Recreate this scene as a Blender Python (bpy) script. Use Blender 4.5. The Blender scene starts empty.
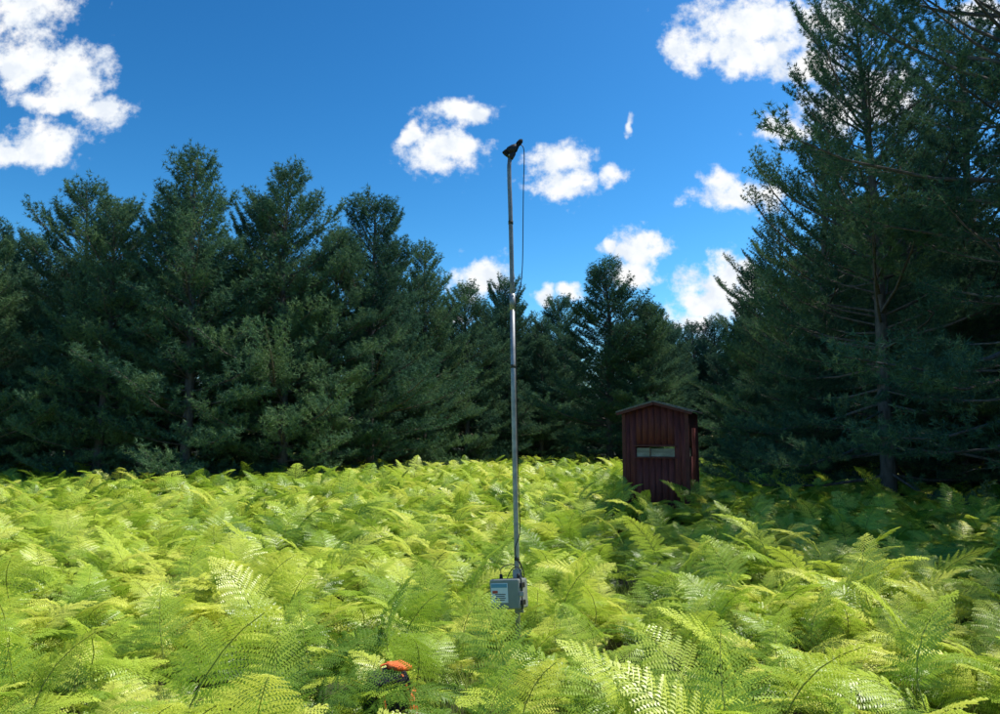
import bpy, bmesh, math, random
import numpy as np
from mathutils import Vector, Matrix, Euler, noise as mnoise
rng = np.random.default_rng(7)
random.seed(7)
scene = bpy.context.scene
COL = scene.collection
scene.view_settings.view_transform = 'Standard'
scene.view_settings.look = 'None'
scene.view_settings.exposure = 0

# ------------------------------------------------------------------ terrain
def gz(x, y):
    return (0.07*math.sin(x*0.33+1.0)*math.cos(y*0.27+0.4) + 0.05*math.sin(x*0.9+y*0.7)
            + 0.03*math.sin(x*1.9-y*1.3+2))

# ------------------------------------------------------------------ node helpers
def new_mat(name):
    m = bpy.data.materials.new(name); m.use_nodes = True
    nt = m.node_tree; nt.nodes.clear()
    return m, nt, nt.nodes, nt.links

def ramp(nodes, stops):
    r = nodes.new('ShaderNodeValToRGB')
    e = r.color_ramp.elements
    e[0].position, e[0].color = stops[0][0], (*stops[0][1], 1)
    e[1].position, e[1].color = stops[-1][0], (*stops[-1][1], 1)
    for p, c in stops[1:-1]:
        k = e.new(p); k.color = (*c, 1)
    return r

def leaf_mat(name, stops, trans=0.4, rough=0.4, gloss=0.04, nscale=0.25, rndw=0.5):
    """diffuse + translucent leaf with a little sheen"""
    m, nt, N, L = new_mat(name)
    out = N.new('ShaderNodeOutputMaterial')
    geo = N.new('ShaderNodeNewGeometry'); oi = N.new('ShaderNodeObjectInfo')
    no = N.new('ShaderNodeTexNoise'); no.inputs['Scale'].default_value = nscale; no.inputs['Detail'].default_value = 1
    L.new(geo.outputs['Position'], no.inputs['Vector'])
    mx = N.new('ShaderNodeMath'); mx.operation = 'MULTIPLY_ADD'
    L.new(oi.outputs['Random'], mx.inputs[0]); mx.inputs[1].default_value = rndw
    sub = N.new('ShaderNodeMath'); sub.operation = 'SUBTRACT'
    L.new(no.outputs['Fac'], sub.inputs[0]); sub.inputs[1].default_value = rndw*0.5
    L.new(sub.outputs[0], mx.inputs[2])
    at = N.new('ShaderNodeAttribute'); at.attribute_name = 'tone'
    ad = N.new('ShaderNodeMath'); ad.operation = 'ADD'; L.new(mx.outputs[0], ad.inputs[0]); L.new(at.outputs['Fac'], ad.inputs[1])
    r = ramp(N, stops); L.new(ad.outputs[0], r.inputs[0])
    d = N.new('ShaderNodeBsdfDiffuse'); L.new(r.outputs[0], d.inputs['Color'])
    last = d
    if trans > 0:
        t = N.new('ShaderNodeBsdfTranslucent'); L.new(r.outputs[0], t.inputs['Color'])
        ms = N.new('ShaderNodeMixShader'); ms.inputs[0].default_value = trans
        L.new(d.outputs[0], ms.inputs[1]); L.new(t.outputs[0], ms.inputs[2]); last = ms
    if gloss > 0:
        gl = N.new('ShaderNodeBsdfGlossy')
        gl.inputs['Roughness'].default_value = rough; gl.inputs['Color'].default_value = (1,1,1,1)
        m2 = N.new('ShaderNodeMixShader'); m2.inputs[0].default_value = gloss
        L.new(last.outputs[0], m2.inputs[1]); L.new(gl.outputs[0], m2.inputs[2]); last = m2
    L.new(last.outputs[0], out.inputs[0])
    return m

def surf_mat(name, stops, scale=8, rough=0.7, metal=0.0, stretch=(1,1,1), bump=0.0, spec=0.4, detail=6):
    m, nt, N, L = new_mat(name)
    out = N.new('ShaderNodeOutputMaterial')
    tc = N.new('ShaderNodeTexCoord'); mp = N.new('ShaderNodeMapping'); mp.inputs['Scale'].default_value = stretch
    no = N.new('ShaderNodeTexNoise'); no.inputs['Scale'].default_value = scale; no.inputs['Detail'].default_value = detail
    L.new(tc.outputs['Object'], mp.inputs[0]); L.new(mp.outputs[0], no.inputs['Vector'])
    r = ramp(N, stops); L.new(no.outputs['Fac'], r.inputs[0])
    p = N.new('ShaderNodeBsdfPrincipled'); L.new(r.outputs[0], p.inputs['Base Color'])
    p.inputs['Roughness'].default_value = rough; p.inputs['Metallic'].default_value = metal
    p.inputs['Specular IOR Level'].default_value = spec
    if bump:
        b = N.new('ShaderNodeBump'); b.inputs['Strength'].default_value = bump; b.inputs['Distance'].default_value = 0.02
        L.new(no.outputs['Fac'], b.inputs['Height']); L.new(b.outputs[0], p.inputs['Normal'])
    L.new(p.outputs[0], out.inputs[0])
    return m

M_fern = leaf_mat('fern_leaf', [(0.12,(0.15,0.28,0.025)),(0.36,(0.38,0.55,0.05)),(0.56,(0.60,0.74,0.085)),(0.82,(0.80,0.84,0.15))],
                  trans=0.36, rough=0.40, gloss=.04, nscale=0.45, rndw=0.3)
M_fstem = leaf_mat('fern_stem', [(0.3,(0.2,0.26,0.05)),(0.7,(0.3,0.32,0.09))],trans=0.0,gloss=0)
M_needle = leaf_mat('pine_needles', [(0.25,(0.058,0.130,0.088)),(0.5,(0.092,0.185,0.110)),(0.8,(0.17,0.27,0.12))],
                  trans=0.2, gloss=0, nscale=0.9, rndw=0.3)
M_bark = surf_mat('pine_bark', [(0.3,(0.08,0.07,0.06)),(0.6,(0.15,0.13,0.12)),(0.8,(0.21,0.18,0.16))], 14, 0.9, stretch=(1,1,0.3), bump=0.6, detail=2)
M_grass = leaf_mat('grass_blade', [(0.2,(0.20,0.32,0.05)),(0.5,(0.34,0.46,0.08)),(0.8,(0.50,0.50,0.18))],
                  trans=0.4, gloss=0, nscale=2, rndw=0.5)
M_ground = surf_mat('forest_floor', [(0.3,(0.03,0.035,0.014)),(0.5,(0.055,0.055,0.025)),(0.7,(0.10,0.085,0.05))], 1.6, 0.95, bump=0.5, detail=4)

# ------------------------------------------------------------------ mesh helpers
def mesh_np(name, V, loops, sizes, mats, fm=None, smooth=False):
    me = bpy.data.meshes.new(name)
    V = np.asarray(V, dtype=np.float32); loops = np.asarray(loops, dtype=np.int32); sizes = np.asarray(sizes, dtype=np.int32)
    me.vertices.add(len(V)); me.vertices.foreach_set('co', V.ravel())
    me.loops.add(len(loops)); me.loops.foreach_set('vertex_index', loops)
    me.polygons.add(len(sizes))
    st = np.concatenate([[0], np.cumsum(sizes)[:-1]]).astype(np.int32)
    me.polygons.foreach_set('loop_start', st)
    me.polygons.foreach_set('loop_total', sizes)
    for m in mats: me.materials.append(m)
    if fm is not None: me.polygons.foreach_set('material_index', np.asarray(fm, dtype=np.int32))
    if smooth: me.polygons.foreach_set('use_smooth', np.ones(len(sizes), dtype=bool))
    me.update(calc_edges=True)
    return me

class MB:
    """mesh builder"""
    def __init__(s): s.v=[]; s.f=[]; s.m=[]
    def face(s, pts, m=0):
        b=len(s.v); s.v.extend([tuple(p) for p in pts]); s.f.append(tuple(range(b,b+len(pts)))); s.m.append(m)
    def tube(s, pts, rad, n=6, m=0, cap=True):
        pts=[Vector(p) for p in pts]
        if not hasattr(rad,'__len__'): rad=[rad]*len(pts)
        up=None; b0=len(s.v)
        for i,p in enumerate(pts):
            t=(pts[min(i+1,len(pts)-1)]-pts[max(i-1,0)]).normalized()
            if up is None:
                up = t.orthogonal().normalized()
            up=(up-t*up.dot(t)).normalized(); w=t.cross(up)
            for k in range(n):
                a=2*math.pi*k/n
                s.v.append(tuple(p+(up*math.cos(a)+w*math.sin(a))*rad[i]))
        for i in range(len(pts)-1):
            for k in range(n):
                a=b0+i*n+k; b=b0+i*n+(k+1)%n
                s.f.append((a,b,b+n,a+n)); s.m.append(m)
        if cap:
            s.f.append(tuple(b0+k for k in range(n))[::-1]); s.m.append(m)
            e=b0+(len(pts)-1)*n
            s.f.append(tuple(e+k for k in range(n))); s.m.append(m)
    def mesh(s, name, mats, smooth=False):
        sizes=[len(f) for f in s.f]; loops=[i for f in s.f for i in f]
        return mesh_np(name, s.v, loops, sizes, mats, s.m, smooth)

def add_obj(name, data, parent=None, loc=(0,0,0), rot=(0,0,0), scl=(1,1,1)):
    o = bpy.data.objects.new(name, data); COL.objects.link(o)
    o.location=loc; o.rotation_euler=rot; o.scale=scl
    if parent: o.parent=parent
    return o

def bevel_box(name, dims, mat, parent=None, loc=(0,0,0), rot=(0,0,0), bev=0.005, seg=2, taper=1.0, smooth=True):
    bm=bmesh.new(); bmesh.ops.create_cube(bm,size=1)
    for v in bm.verts:
        f = taper if v.co.z>0 else 1
        v.co=Vector((v.co.x*dims[0]*f, v.co.y*dims[1]*f, v.co.z*dims[2]))
    if bev>0: bmesh.ops.bevel(bm,geom=bm.edges[:],offset=bev,segments=seg,affect='EDGES',profile=0.5)
    me=bpy.data.meshes.new(name); bm.to_mesh(me); bm.free(); me.materials.append(mat)
    return add_obj(name, me, parent, loc, rot)

def tube_obj(name, pts, rad, mat, parent=None, n=10):
    b=MB(); b.tube(pts,rad,n); me=b.mesh(name,[mat],True); return add_obj(name,me,parent)

# ------------------------------------------------------------------ GN instancer
def instancer(name, pts, rots, scls, idx, protos):
    coll=bpy.data.collections.new(name+'_parts')
    for o in protos: coll.objects.link(o)
    me=bpy.data.meshes.new(name); me.vertices.add(len(pts))
    me.vertices.foreach_set('co', np.asarray(pts,dtype=np.float32).ravel())
    a=me.attributes.new('rot','FLOAT_VECTOR','POINT'); a.data.foreach_set('vector', np.asarray(rots,dtype=np.float32).ravel())
    a=me.attributes.new('scl','FLOAT_VECTOR','POINT'); a.data.foreach_set('vector', np.asarray(scls,dtype=np.float32).ravel())
    a=me.attributes.new('idx','INT','POINT'); a.data.foreach_set('value', np.asarray(idx,dtype=np.int32))
    o=add_obj(name,me)
    g=bpy.data.node_groups.new(name+'_scatter','GeometryNodeTree')
    g.interface.new_socket('Geometry',in_out='INPUT',socket_type='NodeSocketGeometry')
    g.interface.new_socket('Geometry',in_out='OUTPUT',socket_type='NodeSocketGeometry')
    N=g.nodes; L=g.links
    gi=N.new('NodeGroupInput'); go=N.new('NodeGroupOutput')
    ci=N.new('GeometryNodeCollectionInfo'); ci.inputs['Collection'].default_value=coll
    ci.inputs['Separate Children'].default_value=True; ci.inputs['Reset Children'].default_value=True
    ip=N.new('GeometryNodeInstanceOnPoints'); ip.inputs['Pick Instance'].default_value=True
    def na(n,t):
        x=N.new('GeometryNodeInputNamedAttribute'); x.data_type=t; x.inputs['Name'].default_value=n; return x.outputs['Attribute']
    L.new(gi.outputs[0],ip.inputs['Points']); L.new(ci.outputs[0],ip.inputs['Instance'])
    L.new(na('idx','INT'),ip.inputs['Instance Index'])
    L.new(na('rot','FLOAT_VECTOR'),ip.inputs['Rotation'])
    L.new(na('scl','FLOAT_VECTOR'),ip.inputs['Scale'])
    L.new(ip.outputs[0],go.inputs[0])
    md=o.modifiers.new('scatter','NODES'); md.node_group=g
    return o

# ------------------------------------------------------------------ bracken frond
def frond(seed, Lb=0.6, stipe=0.42, Lmax=0.30, e0=60, e1=-20, lod=0):
    r=random.Random(seed); b=MB()
    lean=r.uniform(0.03,0.12)
    base=[Vector((0,0,-0.05)),Vector((r.uniform(-.02,.02),lean*.3,stipe*.5)),Vector((0,lean,stipe))]
    n=22; p=base[-1].copy(); pts=[p.copy()]; tans=[]
    curl=r.uniform(-.3,.3)
    for i in range(n):
        t=i/n; e=math.radians(e0+(e1-e0)*t**0.8); c=curl*t
        d=Vector((math.sin(c)*math.cos(e),math.cos(c)*math.cos(e),math.sin(e)))
        tans.append(d); p=p+d*(Lb/n); pts.append(p.copy())
    tans.append(tans[-1])
    if lod==0: b.tube(base+pts[4::5],[.0035,.003,.0026]+[.0022*(1-k/6) +.0005 for k in range(len(pts[4::5]))],4,1,False)
    else: b.tube([base[0],base[2],pts[11],pts[-1]],[.004,.003,.0025,.001],3,1,False)
    def at(t):
        f=t*n; i=min(int(f),n-1); return pts[i].lerp(pts[i+1],f-i), tans[i]
    def pinnule(o,d,nrm,L,w):
        s=d.cross(nrm).normalized(); up=nrm*(w*0.35)
        tip=o+d*L-nrm*(L*.18); m=o+d*(L*.42)
        b.face([o,m+s*w*.62+up,tip,m-s*w*.62+up],0)
    t=0.02; vee=r.uniform(.0,.35)
    while t<0.975:
        prof=(1-t)**0.8*(0.85+0.15*min(1,t*6))
        for side in (-1,1):
            tt=min(.99,t+ (0.012 if side>0 else 0)); o,T=at(tt)
            lat=T.cross(Vector((0,0,1))).normalized()*side
            nrm=(lat.cross(T)*side).normalized()
            if nrm.z<0: nrm=-nrm
            L=Lmax*prof*r.uniform(.88,1.1)
            if L<.012: continue
            fw=math.radians(r.uniform(18,30)+t*18)
            dr=r.uniform(-.08,.12)-vee*.6
            D=(lat*math.cos(fw)+T*math.sin(fw)-nrm*dr).normalized()
            if L<0.04:
                pinnule(o,D,nrm,L,.006+.12*L); continue
            step=.0125 if lod==0 else .027
            k=max(4,int(L/step)); S=nrm.cross(D).normalized(); dp=r.uniform(.10,.26)
            for j in range(k):
                s=(j+.5)/k
                c=o+D*(L*s)-Vector((0,0,1))*(L*s*s*dp)
                pl=(min(.038,.20*L)*(1-s)**.6*(.8+.2*min(1,s*6))+.005)*r.uniform(.9,1.1)*(1.0 if lod==0 else 1.1)
                for q in (-1,1):
                    f2=math.radians(24)
                    dd=(S*q*math.cos(f2)+D*math.sin(f2)-nrm*r.uniform(-.05,.22)).normalized()
                    pinnule(c,dd,nrm,pl,.54*step)
            b.face([o+S*.0026,o+D*L*.5-Vector((0,0,L*dp*.25))+S*.0022,o+D*L-Vector((0,0,L*dp)),o+D*L*.5-Vector((0,0,L*dp*.25))-S*.0022],0)
        t+= (0.076*(1-t)**.8+0.018)
    V=np.array(b.v)
    sizes=np.array([len(f) for f in b.f]); loops=np.array([i for f in b.f for i in f])
    return V,loops,sizes,np.array(b.m)

#        Lb  stipe Lmax e0  e1
specs=[(0.41,.32,.205,58,-15),(0.36,.28,.19,46,-25),(0.44,.36,.21,64,0),(0.39,.30,.21,36,-30),(0.33,.27,.17,50,-38),
       (0.43,.38,.20,64,12),(0.41,.31,.22,30,-18),(0.29,.22,.16,55,-15)]
FR0=[frond(i+1,*s) for i,s in enumerate(specs)]
FR1=[frond(i+1,*s,lod=1) for i,s in enumerate(specs)]
def group(name,frs,n,rad,seed,zs=.12):
    r=random.Random(seed); Vs=[];Ls=[];Ss=[];Ms=[];Ts=[];off=0
    for i in range(n):
        a=r.uniform(0,6.28); q=rad*math.sqrt(r.random()); s=r.uniform(.72,1.22)
        M=Matrix.Translation((q*math.cos(a),q*math.sin(a),r.uniform(-zs,.02)))@Euler((r.gauss(0,.19),r.gauss(0,.19),r.uniform(0,6.28))).to_matrix().to_4x4()@Matrix.Diagonal((s*r.choice((-1,1)),s,s,1))
        V,l,sz,m=r.choice(frs)
        Vs.append(V@np.array(M.to_3x3()).T+np.array(M.translation)); Ls.append(l+off); Ss.append(sz); Ms.append(m); off+=len(V)
        Ts.append(np.full(len(sz),r.gauss(0,.15)))
    me=mesh_np(name,np.concatenate(Vs),np.concatenate(Ls),np.concatenate(Ss),[M_fern,M_fstem],np.concatenate(Ms))
    a=me.attributes.new('tone','FLOAT','FACE'); a.data.foreach_set('value',np.concatenate(Ts).astype(np.float32))
    return bpy.data.objects.new(name,me)
near_protos=[group('bracken_a_clump_%02d'%i,FR0,3,.17,50+i) for i in range(10)]
mid_protos=[group('bracken_b_patch_%02d'%i,FR0,27,.72,120+i,.15) for i in range(7)]
far_protos=[group('bracken_c_patch_%02d'%i,FR1,34,.95,80+i,.17) for i in range(6)]

def scatter_pts(dens_fn, y0, y1, maxd, side=0.95, m=3.0):
    pts=[]
    A=(2*side*y1+2*m)*(y1-y0)
    n=int(A*maxd)
    xs=rng.uniform(-(side*y1+m),side*y1+m,n); ys=rng.uniform(y0,y1,n); q=rng.uniform(0,1,n)
    for x,y,k in zip(xs,ys,q):
        if abs(x)>side*max(y,0)+m: continue
        if k*maxd<dens_fn(x,y): pts.append((x,y))
    return pts
def jitter_grid(step,y0,y1,side,m):
    pts=[]; j=0; y=y0
    while y<y1:
        X=side*y+m; x=-X+(step*.5 if j%2 else 0)
        while x<X:
            pts.append((x+rng.uniform(-.38,.38)*step,y+rng.uniform(-.38,.38)*step)); x+=step
        y+=step*.87; j+=1
    return pts

HUT=(3.22,14.9)
def gap(x,y):
    g=1.0
    if ((x+0.50)/0.26)**2+((y-3.72)/0.62)**2<1: g*=0.08
    if ((x-0.08)/0.22)**2+((y-5.2)/0.30)**2<1: g*=0.3
    if ((x+1.75)/0.35)**2+((y-3.9)/0.5)**2<1: g*=0.25
    n=mnoise.noise(Vector((x*.75,y*.75,3.1)))
    if n<-0.25: g*=0.3
    if x*x+y*y<1.4**2: g=0
    return g
def fs(x,y,jit=.15):
    n=mnoise.noise(Vector((x*.35,y*.35,0))); n2=mnoise.noise(Vector((x*1.1,y*1.1,9)))
    s=1.03+.25*n+.30*n2+random.uniform(-jit,jit)
    if y<4.2: s-=.07
    if y>12: s+=.16*min(1,(y-12)/6)
    s+=.12*math.exp(-(((x-1.9)/1.0)**2+((y-3.5)/.8)**2))
    s-=.32*math.exp(-(((x-0.0)/.6)**2+((y-4.5)/1.1)**2))
    return max(.42,s)
def scatter_ferns(pts,base,cnt,zoff,jit=.15,mn=0):
    P=[];R=[];S=[];I=[]
    for x,y in pts:
        s=max(mn,fs(x,y,jit))
        P.append((x,y,gz(x,y)+zoff)); S.append((s,s,s*random.uniform(.9,1.1)))
        R.append((random.gauss(0,.06),random.gauss(0,.06),random.uniform(0,6.283))); I.append(base+random.randrange(cnt))
    return P,R,S,I
def nearzone(x,y): return y<6.6 and abs(x)<3.4
pn=scatter_pts(lambda x,y:17*gap(x,y) if nearzone(x,y) else 0,0.3,6.7,17,side=.2,m=2.3)
A=scatter_ferns(pn,0,10,-.01)
pm=[p for p in jitter_grid(.76,.4,12.2,.95,3) if not (p[1]<6.1 and abs(p[0])<2.9) and mnoise.noise(Vector((p[0]*.6,p[1]*.6,3.1)))>-.34]
pm=[p for p in pm if p[0]**2+p[1]**2>4]
B=scatter_ferns(pm,10,7,-.01,.10)
pf=[p for p in jitter_grid(1.08,12.4,39,.8,4) if not (abs(p[0]-HUT[0])<1.6 and abs(p[1]-HUT[1])<1.6)]
Cc=scatter_ferns(pf,17,6,-.02,.12)
Dd=scatter_ferns([(HUT[0]+k*math.cos(a+k),HUT[1]+k*math.sin(a+k)) for a in np.arange(0,6.28,.30) for k in (1.05,1.25,1.5,1.8)],0,10,0.0,mn=1.30)
# low fronds round the foot of the pole
E1=([],[],[],[])
for x,y,s in ((.02,4.98,.70),(.28,5.0,.72),(-.22,5.02,.74),(.14,4.74,.72),(-.08,4.66,.70),(.38,5.3,.85),(-.28,5.4,.85)):
    E1[0].append((x,y,gz(x,y))); E1[1].append((0,0,random.uniform(0,6.28))); E1[2].append((s,s,s)); E1[3].append(random.randrange(10))
tot=[A[i]+B[i]+Cc[i]+Dd[i]+E1[i] for i in range(4)]
instancer('bracken_fern',*tot,near_protos+mid_protos+far_protos)

# ------------------------------------------------------------------ grass tufts
def tuft(seed):
    r=random.Random(seed); b=MB()
    for i in range(34):
        a=r.uniform(0,6.28); h=r.uniform(.14,.36); bx=r.gauss(0,.035); by=r.gauss(0,.035)
        l=r.uniform(.05,.22); w=r.uniform(.002,.0035); d=Vector((math.cos(a),math.sin(a),0)); s=Vector((-d.y,d.x,0))*w
        p0=Vector((bx,by,-.01)); p1=p0+d*l*.3+Vector((0,0,h*.55)); p2=p0+d*l+Vector((0,0,h))
        b.face([p0-s,p0+s,p1+s*.8,p1-s*.8]); b.face([p1-s*.8,p1+s*.8,p2])
    return b.mesh('tuft_%d'%seed,[M_grass])
gp=[bpy.data.objects.new('grass_tuft_%d'%i,tuft(i)) for i in range(4)]
def gd(x,y):
    return 40 if gap(x,y)<.4 and gap(x,y)>0 else 4
pts=scatter_pts(gd,2.0,8,45)
P=[(x,y,gz(x,y)) for x,y in pts]; n=len(P)
sc=rng.uniform(.7,1.3,n)
instancer('meadow_grass',P,[(0,0,random.uniform(0,6.28)) for _ in P],np.stack([sc,sc,sc],1),rng.integers(0,4,n),gp)

# ------------------------------------------------------------------ ground
ng=140; c=np.linspace(-1,1,ng); c=np.sign(c)*np.abs(c)**3*600+c*22
V=[];
for y in c:
    for x in c:
        V.append((x,y+15,gz(x,y+15) if abs(x)<90 and abs(y)<90 else 0))
loops=[];
for j in range(ng-1):
    for i in range(ng-1):
        a=j*ng+i; loops+= [a,a+1,a+1+ng,a+ng]
me=mesh_np('ground',V,loops,[4]*((ng-1)**2),[M_ground],smooth=True)
add_obj('ground',me)

# ------------------------------------------------------------------ pine trees
def pine(seed,H=10.5,R=2.5,base=0.5,dead=0.0,power=.75,needles=9,gap_step=.105,nl=1.0,whorl=1.0,skip=.12):
    r=random.Random(seed); rg=np.random.default_rng(seed); b=MB()
    tp=[];tr=[]; wob=r.uniform(0,6)
    for i in range(13):
        t=i/12; z=H*t
        tp.append((.10*math.sin(t*5+wob)*t*1.5,.10*math.cos(t*4+wob)*t*1.5,z-.1)); tr.append(.015*H*(1-t)**.8+.012)
    b.tube(tp,tr,9,0,True)
    def trunk(z):
        f=max(0,min(11.99,(z/H)*12)); i=int(f); return Vector(tp[i]).lerp(Vector(tp[i+1]),f-i)
    TP=[];TD=[]
    def tufts_along(p0,d,L,start=.25,step=gap_step):
        k=max(1,int(L*(1-start)/step))
        for j in range(k+1):
            s=start+(1-start)*j/k
            TP.append(p0+d*(L*s)+Vector((0,0,.12*L*s*s))); TD.append((d+Vector((0,0,.35*(s)))).normalized())
    z=base; az0=r.uniform(0,6); lob=[r.uniform(0,6.28) for _ in range(3)]
    while z<H-.2:
        t=(z)/H; nb=r.choice((4,5,5,6)) if t<.85 else 4
        az0+=r.uniform(.3,.9)
        prof=((1-t)**power)*(0.62+.38*min(1,(t+.04)/.3))
        wh=r.uniform(.74,1.18)
        for k in range(nb):
            az=az0+6.283*k/nb+r.uniform(-.35,.35)
            irr=1+.22*math.sin(2*az+lob[0]+z*.7)+.17*math.sin(3*az+lob[1]-z*1.3)
            L=R*prof*wh*irr*r.uniform(.6,1.15)+.25
            el=math.radians(-6+56*t**1.2+r.uniform(-11,11))
            isdead = z<dead
            if isdead: L*=r.uniform(.35,.75); el-=r.uniform(.05,.45)
            elif dead>0 and t<.3: el-=.22
            p=trunk(z+r.uniform(-.12,.12)); pp=[p.copy()]; n=6
            dirs=[]
            for j in range(n):
                e=el+ (j/n)**1.5*math.radians(34 if not isdead else -8)
                a=az+r.uniform(-.12,.12)
                d=Vector((math.cos(a)*math.cos(e),math.sin(a)*math.cos(e),math.sin(e))); dirs.append(d)
                p=p+d*(L/n); pp.append(p.copy())
            r0=(.010*L+.006)*(.6 if isdead else 1)
            b.tube(pp[::2],[r0*(1-.27*j) for j in range(4)],4,0,False)
            def bat(s):
                f=s*n; i=min(int(f),n-1); return pp[i].lerp(pp[i+1],f-i), dirs[i]
            if isdead and r.random()<.75:
                for q in range(5):
                    o,d=bat(r.uniform(.3,.95)); e=(d+Vector((r.uniform(-1,1),r.uniform(-1,1),r.uniform(-.5,.3)))).normalized()
                    b.tube([o,o+e*r.uniform(.1,.35)],[.005,.002],3,0,False)
                continue
            s=.22 if L>.8 else .3
            if whorl>1: s=.4
            while s<.97:
                o,d=bat(s)
                lat=Vector((-d.y,d.x,0)).normalized()
                for q in (-1,1):
                    if r.random()<skip: continue
                    l=min(.85,(.44*L*(1-s)**.6+.14))*r.uniform(.6,1.15)
                    dd=(d*.75+lat*q*r.uniform(.5,1.1)+Vector((0,0,r.uniform(-.12,.55)))).normalized()
                    if l>.3: b.tube([o,o+dd*l],[.005,.002],3,0,False)
                    tufts_along(o,dd,l)
                    if l>.4:
                        for w in (.35,.6):
                            d3=(dd+lat*q*r.uniform(-.9,.9)+Vector((0,0,r.uniform(0,.6)))-d*r.uniform(-.6,.3)).normalized()
                            tufts_along(o+dd*l*w,d3,l*.45,.3)
                s+=.16/max(L,.6)*1.3
            tufts_along(bat(.8)[0],dirs[-1],L*.22+.08,0)
        z+=r.uniform(.34,.52)*(1-.4*t)*whorl
    top=Vector(tp[-1])
    tufts_along(top-Vector((0,0,.7)),Vector((0,0,1)),.85,0,.06)
    TPa=np.array([tuple(v) for v in TP]); TDa=np.array([tuple(v) for v in TD])
    m=len(TPa); K=needles
    pos=np.repeat(TPa,K,0)+rg.normal(0,.014,(m*K,3)); dr=np.repeat(TDa,K,0)
    rnd=rg.normal(0,1,(m*K,3)); rnd/=np.linalg.norm(rnd,axis=1,keepdims=True)
    nd=dr*.55+rnd*.85; nd/=np.linalg.norm(nd,axis=1,keepdims=True)
    ln=rg.uniform(.09,.16,(m*K,1))*nl
    sd=np.cross(nd,rg.normal(0,1,(m*K,3))); sd/=np.linalg.norm(sd,axis=1,keepdims=True)+1e-9
    w=rg.uniform(.008,.013,(m*K,1))*nl
    nv=np.stack([pos-sd*w,pos+sd*w,pos+nd*ln],1).reshape(-1,3)
    nb=len(b.v)
    V=np.concatenate([np.array(b.v),nv]); sizes=[len(f) for f in b.f]+[3]*(m*K)
    loops=np.concatenate([np.array([i for f in b.f for i in f]),np.arange(len(nv))+nb])
    fm=np.concatenate([np.zeros(len(b.f)),np.ones(m*K)])
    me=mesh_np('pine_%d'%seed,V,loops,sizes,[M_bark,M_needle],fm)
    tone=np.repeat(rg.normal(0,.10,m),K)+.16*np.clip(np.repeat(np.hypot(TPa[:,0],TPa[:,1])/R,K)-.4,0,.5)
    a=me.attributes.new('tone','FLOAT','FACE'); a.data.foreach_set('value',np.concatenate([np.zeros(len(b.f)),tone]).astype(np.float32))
    return me

protos=[(pine(1,10.5,3.1,.3,power=.56),10.5),(pine(2,10.5,2.9,.4,power=.46),10.5),(pine(3,10.5,3.4,.3,power=.60),10.5),
        (pine(4,10.5,3.1,.4,power=.50),10.5),
        (pine(5,13,4.1,.8,dead=1.7,power=.50,needles=13,nl=.8,whorl=1.3,skip=.2),13),(pine(6,13,4.3,.6,dead=1.1,power=.46,needles=13,nl=.8,whorl=1.25,skip=.18),13)]
trees=[
 (-17.2,24.5,8.8,0,1.1),(-14.1,24.5,10.2,2,1.),(-12.4,23.0,9.2,1,1.),(-9.8,23.2,10.9,0,1.1),(-11.4,25.5,10.2,3,1.),
 (-7.1,24.5,10.9,2,1.),(-8.4,26.0,10.2,1,1.),(-4.8,27.5,10.6,3,1.1),(-5.9,25.6,8.8,1,1.1),(-3.3,31.5,10.0,0,1.),
 (-4.2,30,8.8,2,1.),(-1.6,34.5,8.9,1,1.1),(0.1,38,9.8,3,1.),(-0.9,36.5,8.2,0,1.1),
 (5.0,34,9.7,3,1.3),(3.5,41,9.4,1,1.1),(2.2,39,8.0,0,1.1),(7.5,37,8.3,3,1.1),(6.6,33.5,7.6,1,1.2),(10.2,45,8.6,0,1.1),(12.6,48,9.0,2,1.1),(9.2,40,7.6,2,1.1),
 (-19.8,22.5,9.0,1,1.1),(-22.5,21.0,10,0,1.1),(-15.8,22.4,7.8,3,1.1),
 (9.1,12.2,13.4,4,1.0),(8.4,16.2,12.0,5,.92),(9.0,20.8,11.0,4,1.0),(10.2,26.0,9.4,5,.95),(11.2,31.5,8.8,2,1.1),(12.4,37,8.4,0,1.1),
 (11.2,8.6,13.4,5,1.0),(12.6,14.6,13.4,4,1.),(12.4,18.8,12.8,5,1.0),(13.0,23.5,11.5,4,1.),(14,28,10.5,3,1.1),(12.8,4.4,12.5,4,1.0),
 (8.0,19.0,4.2,1,1.5),(10.6,17.0,4.6,3,1.5),(8.9,24.0,4.4,0,1.5),(11.3,12.4,4.2,2,1.4),(7.4,22.4,3.2,3,1.5),(12.2,16.3,4.5,1,1.5)]
for i,(x,y,h,k,wf) in enumerate(trees):
    me,H0=protos[k]; s=h/H0
    add_obj('pine_tree',me,None,(x,y,gz(x,y)),(random.uniform(-.02,.02),random.uniform(-.02,.02),random.uniform(0,6.28)),(s*wf,s*wf,s))
P=[];R=[];S=[];I=[]
def back(x,y,h,wf=1.15):
    k=random.randrange(4); s=h/10.5
    P.append((x,y,gz(x,y))); S.append((s*wf,s*wf,s)); R.append((0,0,random.uniform(0,6.28))); I.append(k)
for row in range(2):
    for j in range(16):
        t=j/15; x=-34+t*36+random.uniform(-.8,.8); yb= 28 if x<-8 else 28+(x+8)*1.45
        back(x,yb+row*3.8+random.uniform(-1,1),random.uniform(8,9.8)+ (0 if row else -.3))
for row in range(2):
    for j in range(12):
        x=1+j*3.2+random.uniform(-.7,.7); yb=46+row*5
        if x>12: yb-= (x-12)*.5
        back(x,yb+random.uniform(-1.3,1.3),random.uniform(7.2,9.0))
for row in range(2):
    for j in range(10):
        y=2+j*3.8; x=15.8+row*4+random.uniform(-.8,.8)
        back(x,y+random.uniform(-.8,.8),random.uniform(9,12),1.3)
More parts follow.
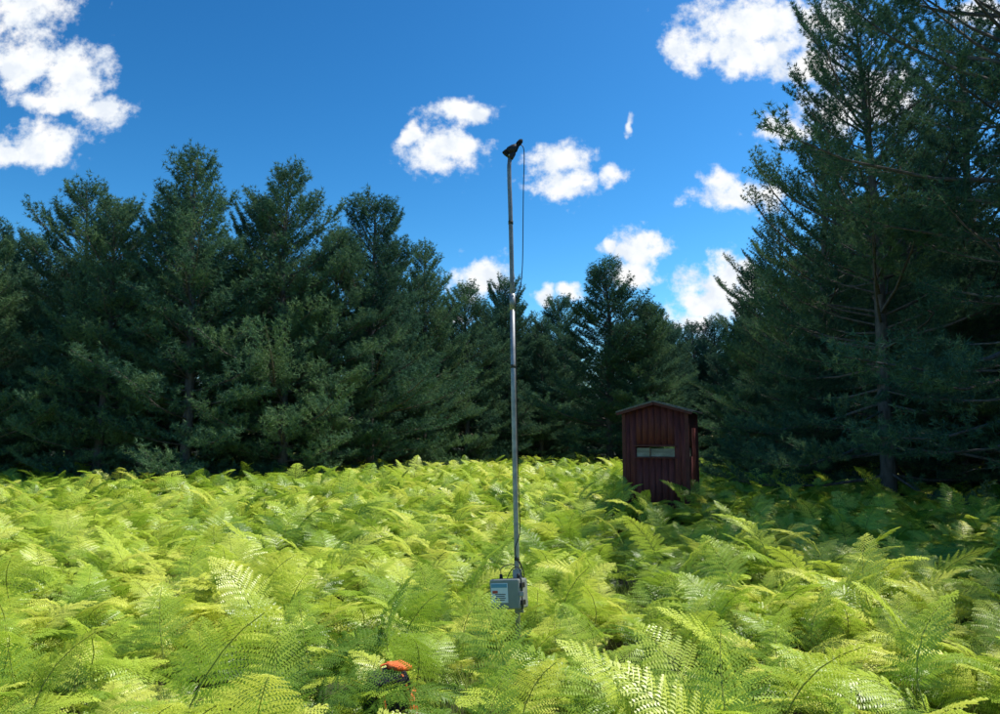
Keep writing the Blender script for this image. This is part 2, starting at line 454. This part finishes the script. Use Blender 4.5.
instancer('pine_forest',P,R,S,I,[bpy.data.objects.new('forest_pine_%d'%i,protos[i][0]) for i in range(4)])

# ------------------------------------------------------------------ hunting blind
M_red=surf_mat('red_stain',[(0.25,(0.070,0.015,0.014)),(0.55,(0.135,0.026,0.023)),(0.8,(0.18,0.05,0.04))],5,.75,stretch=(6,6,.8),bump=.25)
M_redd=surf_mat('red_trim',[(0.3,(0.07,0.015,0.014)),(0.7,(0.12,0.027,0.022))],9,.7)
M_roof=surf_mat('roof_felt',[(0.3,(0.08,0.08,0.075)),(0.7,(0.2,0.19,0.17))],30,.9)
M_pane=surf_mat('window_panel',[(0.3,(0.09,0.095,0.08)),(0.55,(0.20,0.20,0.17)),(0.75,(0.34,0.34,0.30))],4,.35,stretch=(1,1,3))
M_dark=surf_mat('dark_interior',[(0.3,(0.01,0.01,0.01)),(0.7,(0.02,0.02,0.02))],5,.9)
hut=bpy.data.objects.new('hunting_blind',None); COL.objects.link(hut)
hut.location=(HUT[0],HUT[1],gz(*HUT)-.02); hut.rotation_euler=(0,0,math.radians(-23))
W=1.22; D=1.18; E=2.17; RZ=2.34
def wall(name, normal_rot, width, openings, gable):
    b=MB(); nbd=10; bw=width/nbd; th=.018
    for i in range(nbd):
        x0=-width/2+i*bw+.0022; x1=-width/2+(i+1)*bw-.0022
        def top(x): return E+(RZ-E)*(1-abs(x)/(width/2)) if gable else E
        cuts=[o for o in openings if x1>o[0]+.001 and x0<o[1]-.001]
        if cuts:
            o=cuts[0]; spans=[(.02,o[2]),(o[3],None)]
        else: spans=[(.02,None)]
        for z0,z1 in spans:
            za=z1 if z1 else top(x0)-.01; zb=z1 if z1 else top(x1)-.01
            q=[(x0,0,z0),(x1,0,z0),(x1,0,zb),(x0,0,za)]
            k=[(x,-th,z) for x,_,z in q]
            base=len(b.v); b.v.extend(q+k)
            for f in ((0,1,2,3),(7,6,5,4),(0,4,5,1),(1,5,6,2),(2,6,7,3),(3,7,4,0)):
                b.f.append(tuple(base+t for t in f)); b.m.append(0)
    me=b.mesh(name,[M_red])
    o=add_obj(name,me,hut); o.rotation_euler=(0,0,normal_rot)
    off=Vector((0,-D/2,0)); off.rotate(Euler((0,0,normal_rot))); o.location=off
    return o
bw=W/10
fo=[(-W/2+2*bw,-W/2+8*bw,1.30,1.50)]
wall('front_wall',0,W,fo,True)
wall('side_wall',math.radians(90),W-.04,[( -(W-.04)/2+2*(W-.04)/10, -(W-.04)/2+5*(W-.04)/10,1.30,1.50)],False)
wall('side_wall_far',math.radians(-90),W-.04,[],False)
wall('back_wall',math.radians(180),W,fo,True)
bevel_box('inner_frame',(W-.06,D-.06,.05),M_dark,hut,(0,0,.05),bev=0)
bevel_box('bench',(W-.3,.3,.05),M_dark,hut,(0,.25,.55),bev=0)
y=-D/2
bevel_box('window_panel',(.27,.006,.17),M_pane,hut,(-W/2+2*bw+.135,y+.014,1.39),bev=0)
bevel_box('window_panel_b',(.47,.006,.15),M_pane,hut,(-W/2+8*bw-.236,y+.022,1.385),bev=0)
bevel_box('window_stile',(.012,.010,.17),M_redd,hut,(-W/2+2*bw+.262,y+.003,1.39),bev=.001)
bevel_box('window_head',(.80,.03,.03),M_redd,hut,(0,y-.034,1.517),bev=.003)
bevel_box('window_sill',(.80,.045,.025),M_redd,hut,(0,y-.041,1.286),bev=.003)
bevel_box('side_window_panel',(.006,.3,.17),M_pane,hut,(D/2-.02,-.12,1.39),bev=0)
for sx in (-1,1):
    for sy in (-1,1):
        bevel_box('corner_trim',(.07,.07,E-.05),M_redd,hut,(sx*(W/2-.006),sy*(D/2-.006),E/2),bev=.004)
for sx in (-1,1):
    ang=math.atan2(RZ-E,W/2)
    L=(W/2+.12)/math.cos(ang)
    cx=sx*(W/2+.12)/2; cz=RZ+.03-(W/2+.12)/2*math.tan(ang)
    bevel_box('roof_slope',(L,D+.28,.03),M_roof,hut,(cx,0,cz),(0,sx*ang,0),bev=.002)
    bevel_box('barge_board',(L-.01,.02,.05),M_redd,hut,(cx,-D/2-.12,cz-.042),(0,sx*ang,0),bev=.002)

# ------------------------------------------------------------------ recorder pole
M_galv=surf_mat('galvanised_steel',[(0.3,(0.22,0.24,0.25)),(0.7,(0.36,0.38,0.39))],22,.48,metal=.5)
M_alu=surf_mat('weathered_conduit',[(0.3,(0.16,0.17,0.18)),(0.7,(0.28,0.29,0.30))],18,.55,metal=.4)
M_blk=surf_mat('black_plastic',[(0.3,(0.010,0.010,0.011)),(0.7,(0.022,0.022,0.024))],20,.55)
M_foam=surf_mat('black_foam',[(0.3,(0.008,0.008,0.008)),(0.7,(0.02,0.02,0.02))],90,.95,bump=.8)
M_case=surf_mat('grey_green_case',[(0.3,(0.20,0.22,0.20)),(0.7,(0.28,0.30,0.27))],12,.5)
M_caseD=surf_mat('case_gasket',[(0.3,(0.04,0.045,0.04)),(0.7,(0.07,0.075,0.065))],12,.6)
M_label=surf_mat('label_white',[(0.3,(0.70,0.74,0.78)),(0.7,(0.8,0.82,0.84))],12,.4)
M_blue=surf_mat('label_blue',[(0.3,(0.10,0.28,0.42)),(0.7,(0.14,0.36,0.5))],12,.4)
M_redl=surf_mat('label_red',[(0.3,(0.45,0.05,0.03)),(0.7,(0.55,0.07,0.04))],12,.4)
M_strap=surf_mat('strap_webbing',[(0.3,(0.03,0.035,0.03)),(0.7,(0.06,0.065,0.055))],60,.8)
pole=bpy.data.objects.new('recorder_pole',None); COL.objects.link(pole); pole.location=(0.1,5.5,gz(.1,5.5)+.04)
low=[(.035,0,-.3),(.026,0,.6),(.012,0,1.3),(.000,0,2.0),(-.008,0,2.72)]
tube_obj('lower_tube',low,.0185,M_galv,pole,14)
up=[(-.007,0,2.60),(-.010,0,2.9),(-.016,0,3.2),(-.022,0,3.45),(-.028,0,3.62),(-.030,0,3.76),(-.020,0,3.86)]
tube_obj('upper_tube',up,[.0165,.0165,.0165,.0165,.016,.016,.016],M_alu,pole,14)
tube_obj('coupling',[(-.0065,0,2.64),(-.008,0,2.76)],.0225,M_galv,pole,14)
for z in (.80,2.2,3.3):
    xx=np.interp(z,[p[2] for p in low+up[1:]],[p[0] for p in low+up[1:]])
    tube_obj('tape_wrap',[(xx,0,z),(xx-.0003,0,z+.025)],.0195,M_strap,pole,12)
tube_obj('microphone_body',[(-.055,-.01,3.865),(-.03,-.01,3.872),(.01,-.01,3.895),(.04,-.01,3.925)],[.016,.034,.034,.014],M_blk,pole,16)
tube_obj('microphone_horn',[(-.060,-.01,3.845),(-.042,-.01,3.868),(-.028,-.01,3.88)],[.030,.026,.018],M_foam,pole,16)
tube_obj('microphone_windscreen',[(.025,-.01,3.91),(.045,-.01,3.935),(.062,-.01,3.955),(.072,-.01,3.965)],[.016,.020,.018,.006],M_foam,pole,14)
bevel_box('mount_bracket',(.05,.05,.06),M_blk,pole,(-.012,-.004,3.845),(0,.5,0),bev=.008)
tube_obj('bracket_screw',[(-.03,-.03,3.83),(-.03,-.045,3.83)],.007,M_galv,pole,8)
cab=[(.060,0,3.93),(.082,.005,3.90),(.086,.005,3.80),(.080,.004,3.6),(.076,.002,3.35),(.073,0,3.1),(.068,0,2.95),(.055,-.01,2.82),(.030,-.02,2.74),(.018,-.022,2.66),(.017,-.02,2.4),(.022,-.02,2.1),(.028,-.02,1.7),(.036,-.018,1.3),(.044,-.02,1.1),(.040,-.03,.98),(.010,-.035,.90),(.015,-.03,.83),(.052,-.02,.76),(.040,-.035,.70),(.0,-.06,.66)]
def smooth_pts(p,n=5):
    p=[Vector(q) for q in p]; out=[]
    for i in range(len(p)-1):
        a=p[max(i-1,0)];b=p[i];c=p[i+1];d=p[min(i+2,len(p)-1)]
        for k in range(n):
            t=k/n; out.append(.5*((2*b)+(c-a)*t+(2*a-5*b+4*c-d)*t*t+(3*b-a-3*c+d)*t**3))
    out.append(p[-1]); return out
tube_obj('microphone_cable',smooth_pts(cab),.0035,M_blk,pole,6)
tube_obj('spare_cable_loop',smooth_pts([(.04,-.03,.80),(.07,-.05,.72),(.06,-.06,.62),(.0,-.075,.60),(-.05,-.07,.66),(-.02,-.06,.74),(.03,-.045,.76),(.065,-.05,.68)]),.0035,M_blk,pole,6)
rec=bpy.data.objects.new('recorder_case',None); COL.objects.link(rec); rec.parent=pole
rec.location=(-.035,-.09,.585); rec.rotation_euler=(math.radians(-6),math.radians(-6),math.radians(-26)); rec.scale=(1.15,1.15,1.15)
bevel_box('case_body',(.20,.085,.175),M_case,rec,(0,0.02,0),bev=.012,seg=3)
bevel_box('case_gasket',(.206,.012,.181),M_caseD,rec,(0,-.028,0),bev=.004)
bevel_box('case_lid',(.20,.035,.175),M_case,rec,(0,-.051,0),bev=.010,seg=3)
bevel_box('label',(.115,.003,.115),M_label,rec,(-.032,-.0695,.008),bev=.001)
bevel_box('label_band',(.107,.002,.022),M_blue,rec,(-.032,-.0718,.050),bev=0)
bevel_box('label_logo',(.035,.002,.016),M_redl,rec,(-.060,-.0718,.014),bev=0)
for i in range(4):
    bevel_box('label_text',(.07-.012*(i%2),.0015,.004),M_blk,rec,(-.025,-.0718,.0-.011*i),bev=0)
for z in (-.05,.05):
    bevel_box('latch',(.016,.05,.03),M_blk,rec,(.106,-.03,z),bev=.003)
    bevel_box('hinge',(.014,.03,.04),M_caseD,rec,(-.105,-.028,z),bev=.003)
for x in (-.06,.06):
    tube_obj('cable_gland',[(x,0.02,.085),(x,.02,.115)],[.012,.010],M_blk,rec,10)
tube_obj('case_lead',smooth_pts([(-.06,.02,.11),(-.06,.03,.15),(-.02,.06,.17),(.04,.08,.16)]),.003,M_blk,rec,6)
tube_obj('side_microphone',[(-.095,.02,.03),(-.125,.02,.03),(-.145,.02,.03)],[.013,.017,.013],M_foam,rec,12)
bevel_box('mount_plate',(.06,.012,.26),M_galv,rec,(.03,.069,.01),bev=.003)
for z in (-.06,.06):
    tube_obj('strap',[(.03+.045*math.cos(a),.098+.035*math.sin(a),z) for a in [i*math.pi/6 for i in range(13)]],.006,M_strap,rec,6)
bevel_box('padlock',(.03,.014,.028),M_galv,rec,(.112,-.06,0.0),bev=.004)

# ------------------------------------------------------------------ backpack with orange straps
M_or=surf_mat('orange_nylon',[(0.3,(0.80,0.13,0.02)),(0.7,(0.92,0.22,0.05))],30,.6)
M_pk=surf_mat('pack_fabric',[(0.3,(0.012,0.013,0.016)),(0.7,(0.03,0.03,0.036))],70,.85,bump=.4)
bp=bpy.data.objects.new('field_backpack',None); COL.objects.link(bp); bp.location=(-.57,4.12,gz(-.57,4.12)+.0); bp.rotation_euler=(0.05,-.1,.5); bp.scale=(.8,.8,.92)
def soft_box(name,dims,mat,loc,rot=(0,0,0),amp=.012):
    bm=bmesh.new(); bmesh.ops.create_cube(bm,size=1)
    bmesh.ops.subdivide_edges(bm,edges=bm.edges[:],cuts=7,use_grid_fill=True)
    for v in bm.verts:
        c=v.co*2; l=max(abs(c.x),abs(c.y),abs(c.z)); s=c.normalized()*l
        c=c.lerp(s,.42)
        v.co=Vector((c.x*dims[0]/2,c.y*dims[1]/2,c.z*dims[2]/2))
        nn=mnoise.noise(v.co*14); v.co+=v.co.normalized()*nn*amp
    me=bpy.data.meshes.new(name); bm.to_mesh(me); bm.free(); me.materials.append(mat)
    for p in me.polygons: p.use_smooth=True
    return add_obj(name,me,bp,loc,rot)
soft_box('pack_body',(.30,.22,.40),M_pk,(0,0,.19))
soft_box('front_pocket',(.22,.09,.20),M_pk,(0,-.12,.13),amp=.008)
soft_box('top_lid',(.27,.22,.09),M_pk,(0,-.01,.385),(.1,0,0),.01)
soft_box('rain_cover',(.17,.12,.035),M_or,(.10,.04,.437),(.1,.2,.3),.016)
for x in (-.075,.075):
    tube_obj('orange_strap',smooth_pts([(x,-.06,.42),(x*1.1,-.125,.36),(x*1.1,-.175,.22),(x*1.0,-.178,.12),(x,-.14,.03)]),.010,M_or,bp,6)
    tube_obj('shoulder_strap',smooth_pts([(x,.10,.38),(x*1.3,.17,.33),(x*1.5,.18,.2),(x*1.2,.11,.06)]),.014,M_pk,bp,6)
tube_obj('haul_loop',smooth_pts([(-.03,.04,.42),(-.03,.05,.46),(.03,.05,.46),(.03,.04,.42)]),.006,M_or,bp,6)
b=MB(); r=random.Random(3)
for s in range(3):
    p=Vector((.0,0,.30)); d=Vector((r.uniform(-.5,.5),-.6,-.2)).normalized(); prev=None
    for i in range(14):
        tw=i*.35+s; w=Vector((math.cos(tw),math.sin(tw)*.4,math.sin(tw)))*.012
        cur=(p-w,p+w)
        if prev: b.face([prev[0],prev[1],cur[1],cur[0]])
        prev=cur; d=(d+Vector((r.uniform(-.5,.5),r.uniform(-.4,.4),-.22+r.uniform(-.2,.2)))).normalized(); p=p+d*.025
ft=b.mesh('flagging_tape',[M_or]); add_obj('flagging_tape',ft,None,(-.42,3.82,gz(-.42,3.82)+.10))

# ------------------------------------------------------------------ world
SUN_EL=math.radians(60); SUN_AZ=math.radians(68)
w=bpy.data.worlds.new('World'); scene.world=w; w.use_nodes=True
try: w.cycles.sampling_method='NONE'
except Exception as e: print('world sampling',e)
nt=w.node_tree; N=nt.nodes; L=nt.links; N.clear()
sky=N.new('ShaderNodeTexSky'); sky.sky_type='NISHITA'; sky.sun_disc=False; sky.sun_elevation=SUN_EL; sky.sun_rotation=SUN_AZ
sky.air_density=1.0; sky.dust_density=0.7; sky.ozone_density=2.0; sky.altitude=300
hs=N.new('ShaderNodeHueSaturation'); hs.inputs['Hue'].default_value=.482; hs.inputs['Saturation'].default_value=1.28; hs.inputs['Value'].default_value=1.0
L.new(sky.outputs[0],hs.inputs['Color'])
gm=N.new('ShaderNodeGamma'); gm.inputs[1].default_value=1.6; L.new(hs.outputs[0],gm.inputs[0])
SKY=.064
bg=N.new('ShaderNodeBackground'); bg.inputs['Strength'].default_value=SKY; L.new(gm.outputs[0],bg.inputs['Color'])
F=741.; sp,cp=math.sin(math.radians(6.2)),math.cos(math.radians(6.2))
blobs_px=[(18,8,62,24),(22,62,52,32),(72,72,40,34),(100,112,34,20),(60,100,45,18),(38,145,42,24),(2,150,28,16),
 (460,110,34,16),(442,150,42,26),(410,135,14,14),
 (560,184,36,20),(564,158,34,14),(612,172,15,13),(630,126,6,12),
 (480,280,32,22),(546,293,11,11),(570,290,14,9),(460,318,12,7),
 (640,250,34,20),(632,274,26,13),(608,246,12,8),
 (724,284,40,30),(702,306,34,22),(745,266,16,12),(692,324,32,14),(745,300,25,24),
 (738,196,46,17),(722,184,22,14),
 (765,22,84,36),(695,48,34,24),(748,54,52,24),(805,66,44,20),(830,20,40,26),
 (786,130,32,16),(835,108,44,26),(880,95,50,35),(985,14,30,22)]
g=bpy.data.node_groups.new('cloud_density','ShaderNodeTree')
g.interface.new_socket('UV',in_out='INPUT',socket_type='NodeSocketVector')
g.interface.new_socket('Density',in_out='OUTPUT',socket_type='NodeSocketFloat')
GN=g.nodes; GL=g.links
gi=GN.new('NodeGroupInput'); go=GN.new('NodeGroupOutput')
n1=GN.new('ShaderNodeTexNoise'); n1.inputs['Scale'].default_value=22; n1.inputs['Detail'].default_value=2; GL.new(gi.outputs[0],n1.inputs['Vector'])
v2=GN.new('ShaderNodeVectorMath'); v2.operation='MULTIPLY_ADD'; GL.new(n1.outputs['Color'],v2.inputs[0]); v2.inputs[1].default_value=(.05,.04,0); GL.new(gi.outputs[0],v2.inputs[2])
last=None
for (cx,cy,rx,ry) in blobs_px:
    dx=(cx-500)/F; dy=(357-cy)/F; den=cp-dy*sp; u=dx/den+.025; v=(sp+dy*cp)/den+.02
    kx=F/rx*den; ky=F/ry*den
    m=GN.new('ShaderNodeVectorMath'); m.operation='MULTIPLY_ADD'; GL.new(v2.outputs[0],m.inputs[0]); m.inputs[1].default_value=(kx,ky,0); m.inputs[2].default_value=(-u*kx,-v*ky,0)
    l=GN.new('ShaderNodeVectorMath'); l.operation='LENGTH'; GL.new(m.outputs[0],l.inputs[0])
    if last is None: last=l.outputs['Value']
    else:
        k=GN.new('ShaderNodeMath'); k.operation='MINIMUM'
        GL.new(last,k.inputs[0]); GL.new(l.outputs['Value'],k.inputs[1]); last=k.outputs[0]
n2=GN.new('ShaderNodeTexNoise'); n2.inputs['Scale'].default_value=30; n2.inputs['Detail'].default_value=6; n2.inputs['Roughness'].default_value=.62
GL.new(gi.outputs[0],n2.inputs['Vector'])
a=GN.new('ShaderNodeMath'); a.operation='SUBTRACT'; a.inputs[0].default_value=1.0; GL.new(last,a.inputs[1])
bq=GN.new('ShaderNodeMath'); bq.operation='MULTIPLY_ADD'; GL.new(n2.outputs['Fac'],bq.inputs[0]); bq.inputs[1].default_value=2.5; bq.inputs[2].default_value=-1.12
cq=GN.new('ShaderNodeMath'); cq.operation='ADD'; GL.new(a.outputs[0],cq.inputs[0]); GL.new(bq.outputs[0],cq.inputs[1])
GL.new(cq.outputs[0],go.inputs[0])
tc=N.new('ShaderNodeTexCoord'); sx=N.new('ShaderNodeSeparateXYZ'); L.new(tc.outputs['Generated'],sx.inputs[0])
ymax=N.new('ShaderNodeMath'); ymax.operation='MAXIMUM'; L.new(sx.outputs['Y'],ymax.inputs[0]); ymax.inputs[1].default_value=.02
du=N.new('ShaderNodeMath'); du.operation='DIVIDE'; L.new(sx.outputs['X'],du.inputs[0]); L.new(ymax.outputs[0],du.inputs[1])
dv=N.new('ShaderNodeMath'); dv.operation='DIVIDE'; L.new(sx.outputs['Z'],dv.inputs[0]); L.new(ymax.outputs[0],dv.inputs[1])
uv=N.new('ShaderNodeCombineXYZ'); L.new(du.outputs[0],uv.inputs[0]); L.new(dv.outputs[0],uv.inputs[1])
g1=N.new('ShaderNodeGroup'); g1.node_tree=g; L.new(uv.outputs[0],g1.inputs[0])
mr=N.new('ShaderNodeMapRange'); mr.interpolation_type='SMOOTHSTEP'; mr.inputs[1].default_value=-.1; mr.inputs[2].default_value=.75
L.new(g1.outputs[0],mr.inputs[0])
n3=N.new('ShaderNodeTexNoise'); n3.inputs['Scale'].default_value=26; n3.inputs['Detail'].default_value=4; L.new(uv.outputs[0],n3.inputs['Vector'])
cr=ramp(N,[(.38,(.80,.86,.94)),(.5,(.94,.97,1.0)),(.60,(1.0,1.0,1.0))]); L.new(n3.outputs['Fac'],cr.inputs[0])
cb=N.new('ShaderNodeBackground'); cb.inputs['Strength'].default_value=1.04; L.new(cr.outputs[0],cb.inputs['Color'])
mxs=N.new('ShaderNodeMixShader'); L.new(mr.outputs[0],mxs.inputs[0]); L.new(bg.outputs[0],mxs.inputs[1]); L.new(cb.outputs[0],mxs.inputs[2])
def lt(a,bv,op):
    q=N.new('ShaderNodeMath'); q.operation=op; L.new(a,q.inputs[0]); q.inputs[1].default_value=bv; return q.outputs[0]
c1=lt(sx.outputs['Y'],.35,'GREATER_THAN'); c2=lt(dv.outputs[0],.08,'GREATER_THAN'); c3=lt(dv.outputs[0],.78,'LESS_THAN')
q1=N.new('ShaderNodeMath'); q1.operation='MULTIPLY'; L.new(c1,q1.inputs[0]); L.new(c2,q1.inputs[1])
q2=N.new('ShaderNodeMath'); q2.operation='MULTIPLY'; L.new(q1.outputs[0],q2.inputs[0]); L.new(c3,q2.inputs[1])
bg2=N.new('ShaderNodeBackground'); bg2.inputs['Strength'].default_value=SKY; L.new(gm.outputs[0],bg2.inputs['Color'])
mo=N.new('ShaderNodeMixShader'); L.new(q2.outputs[0],mo.inputs[0]); L.new(bg2.outputs[0],mo.inputs[1]); L.new(mxs.outputs[0],mo.inputs[2])
wo=N.new('ShaderNodeOutputWorld'); L.new(mo.outputs[0],wo.inputs[0])

sl=bpy.data.lights.new('sun','SUN'); sl.energy=5.0; sl.angle=math.radians(.5); sl.color=(1,.95,.87)
so=bpy.data.objects.new('sun',sl); COL.objects.link(so)
sv=Vector((math.sin(SUN_AZ)*math.cos(SUN_EL),math.cos(SUN_AZ)*math.cos(SUN_EL),math.sin(SUN_EL)))
so.rotation_euler=sv.to_track_quat('Z','Y').to_euler(); so.location=(0,0,30)

cam=bpy.data.cameras.new('camera'); cam.lens=36*741/1000; cam.sensor_width=36; cam.clip_end=3000; cam.clip_start=.05
co=bpy.data.objects.new('camera',cam); COL.objects.link(co); co.location=(0,0,1.7); co.rotation_euler=(math.radians(96.2),0,0)
scene.camera=co
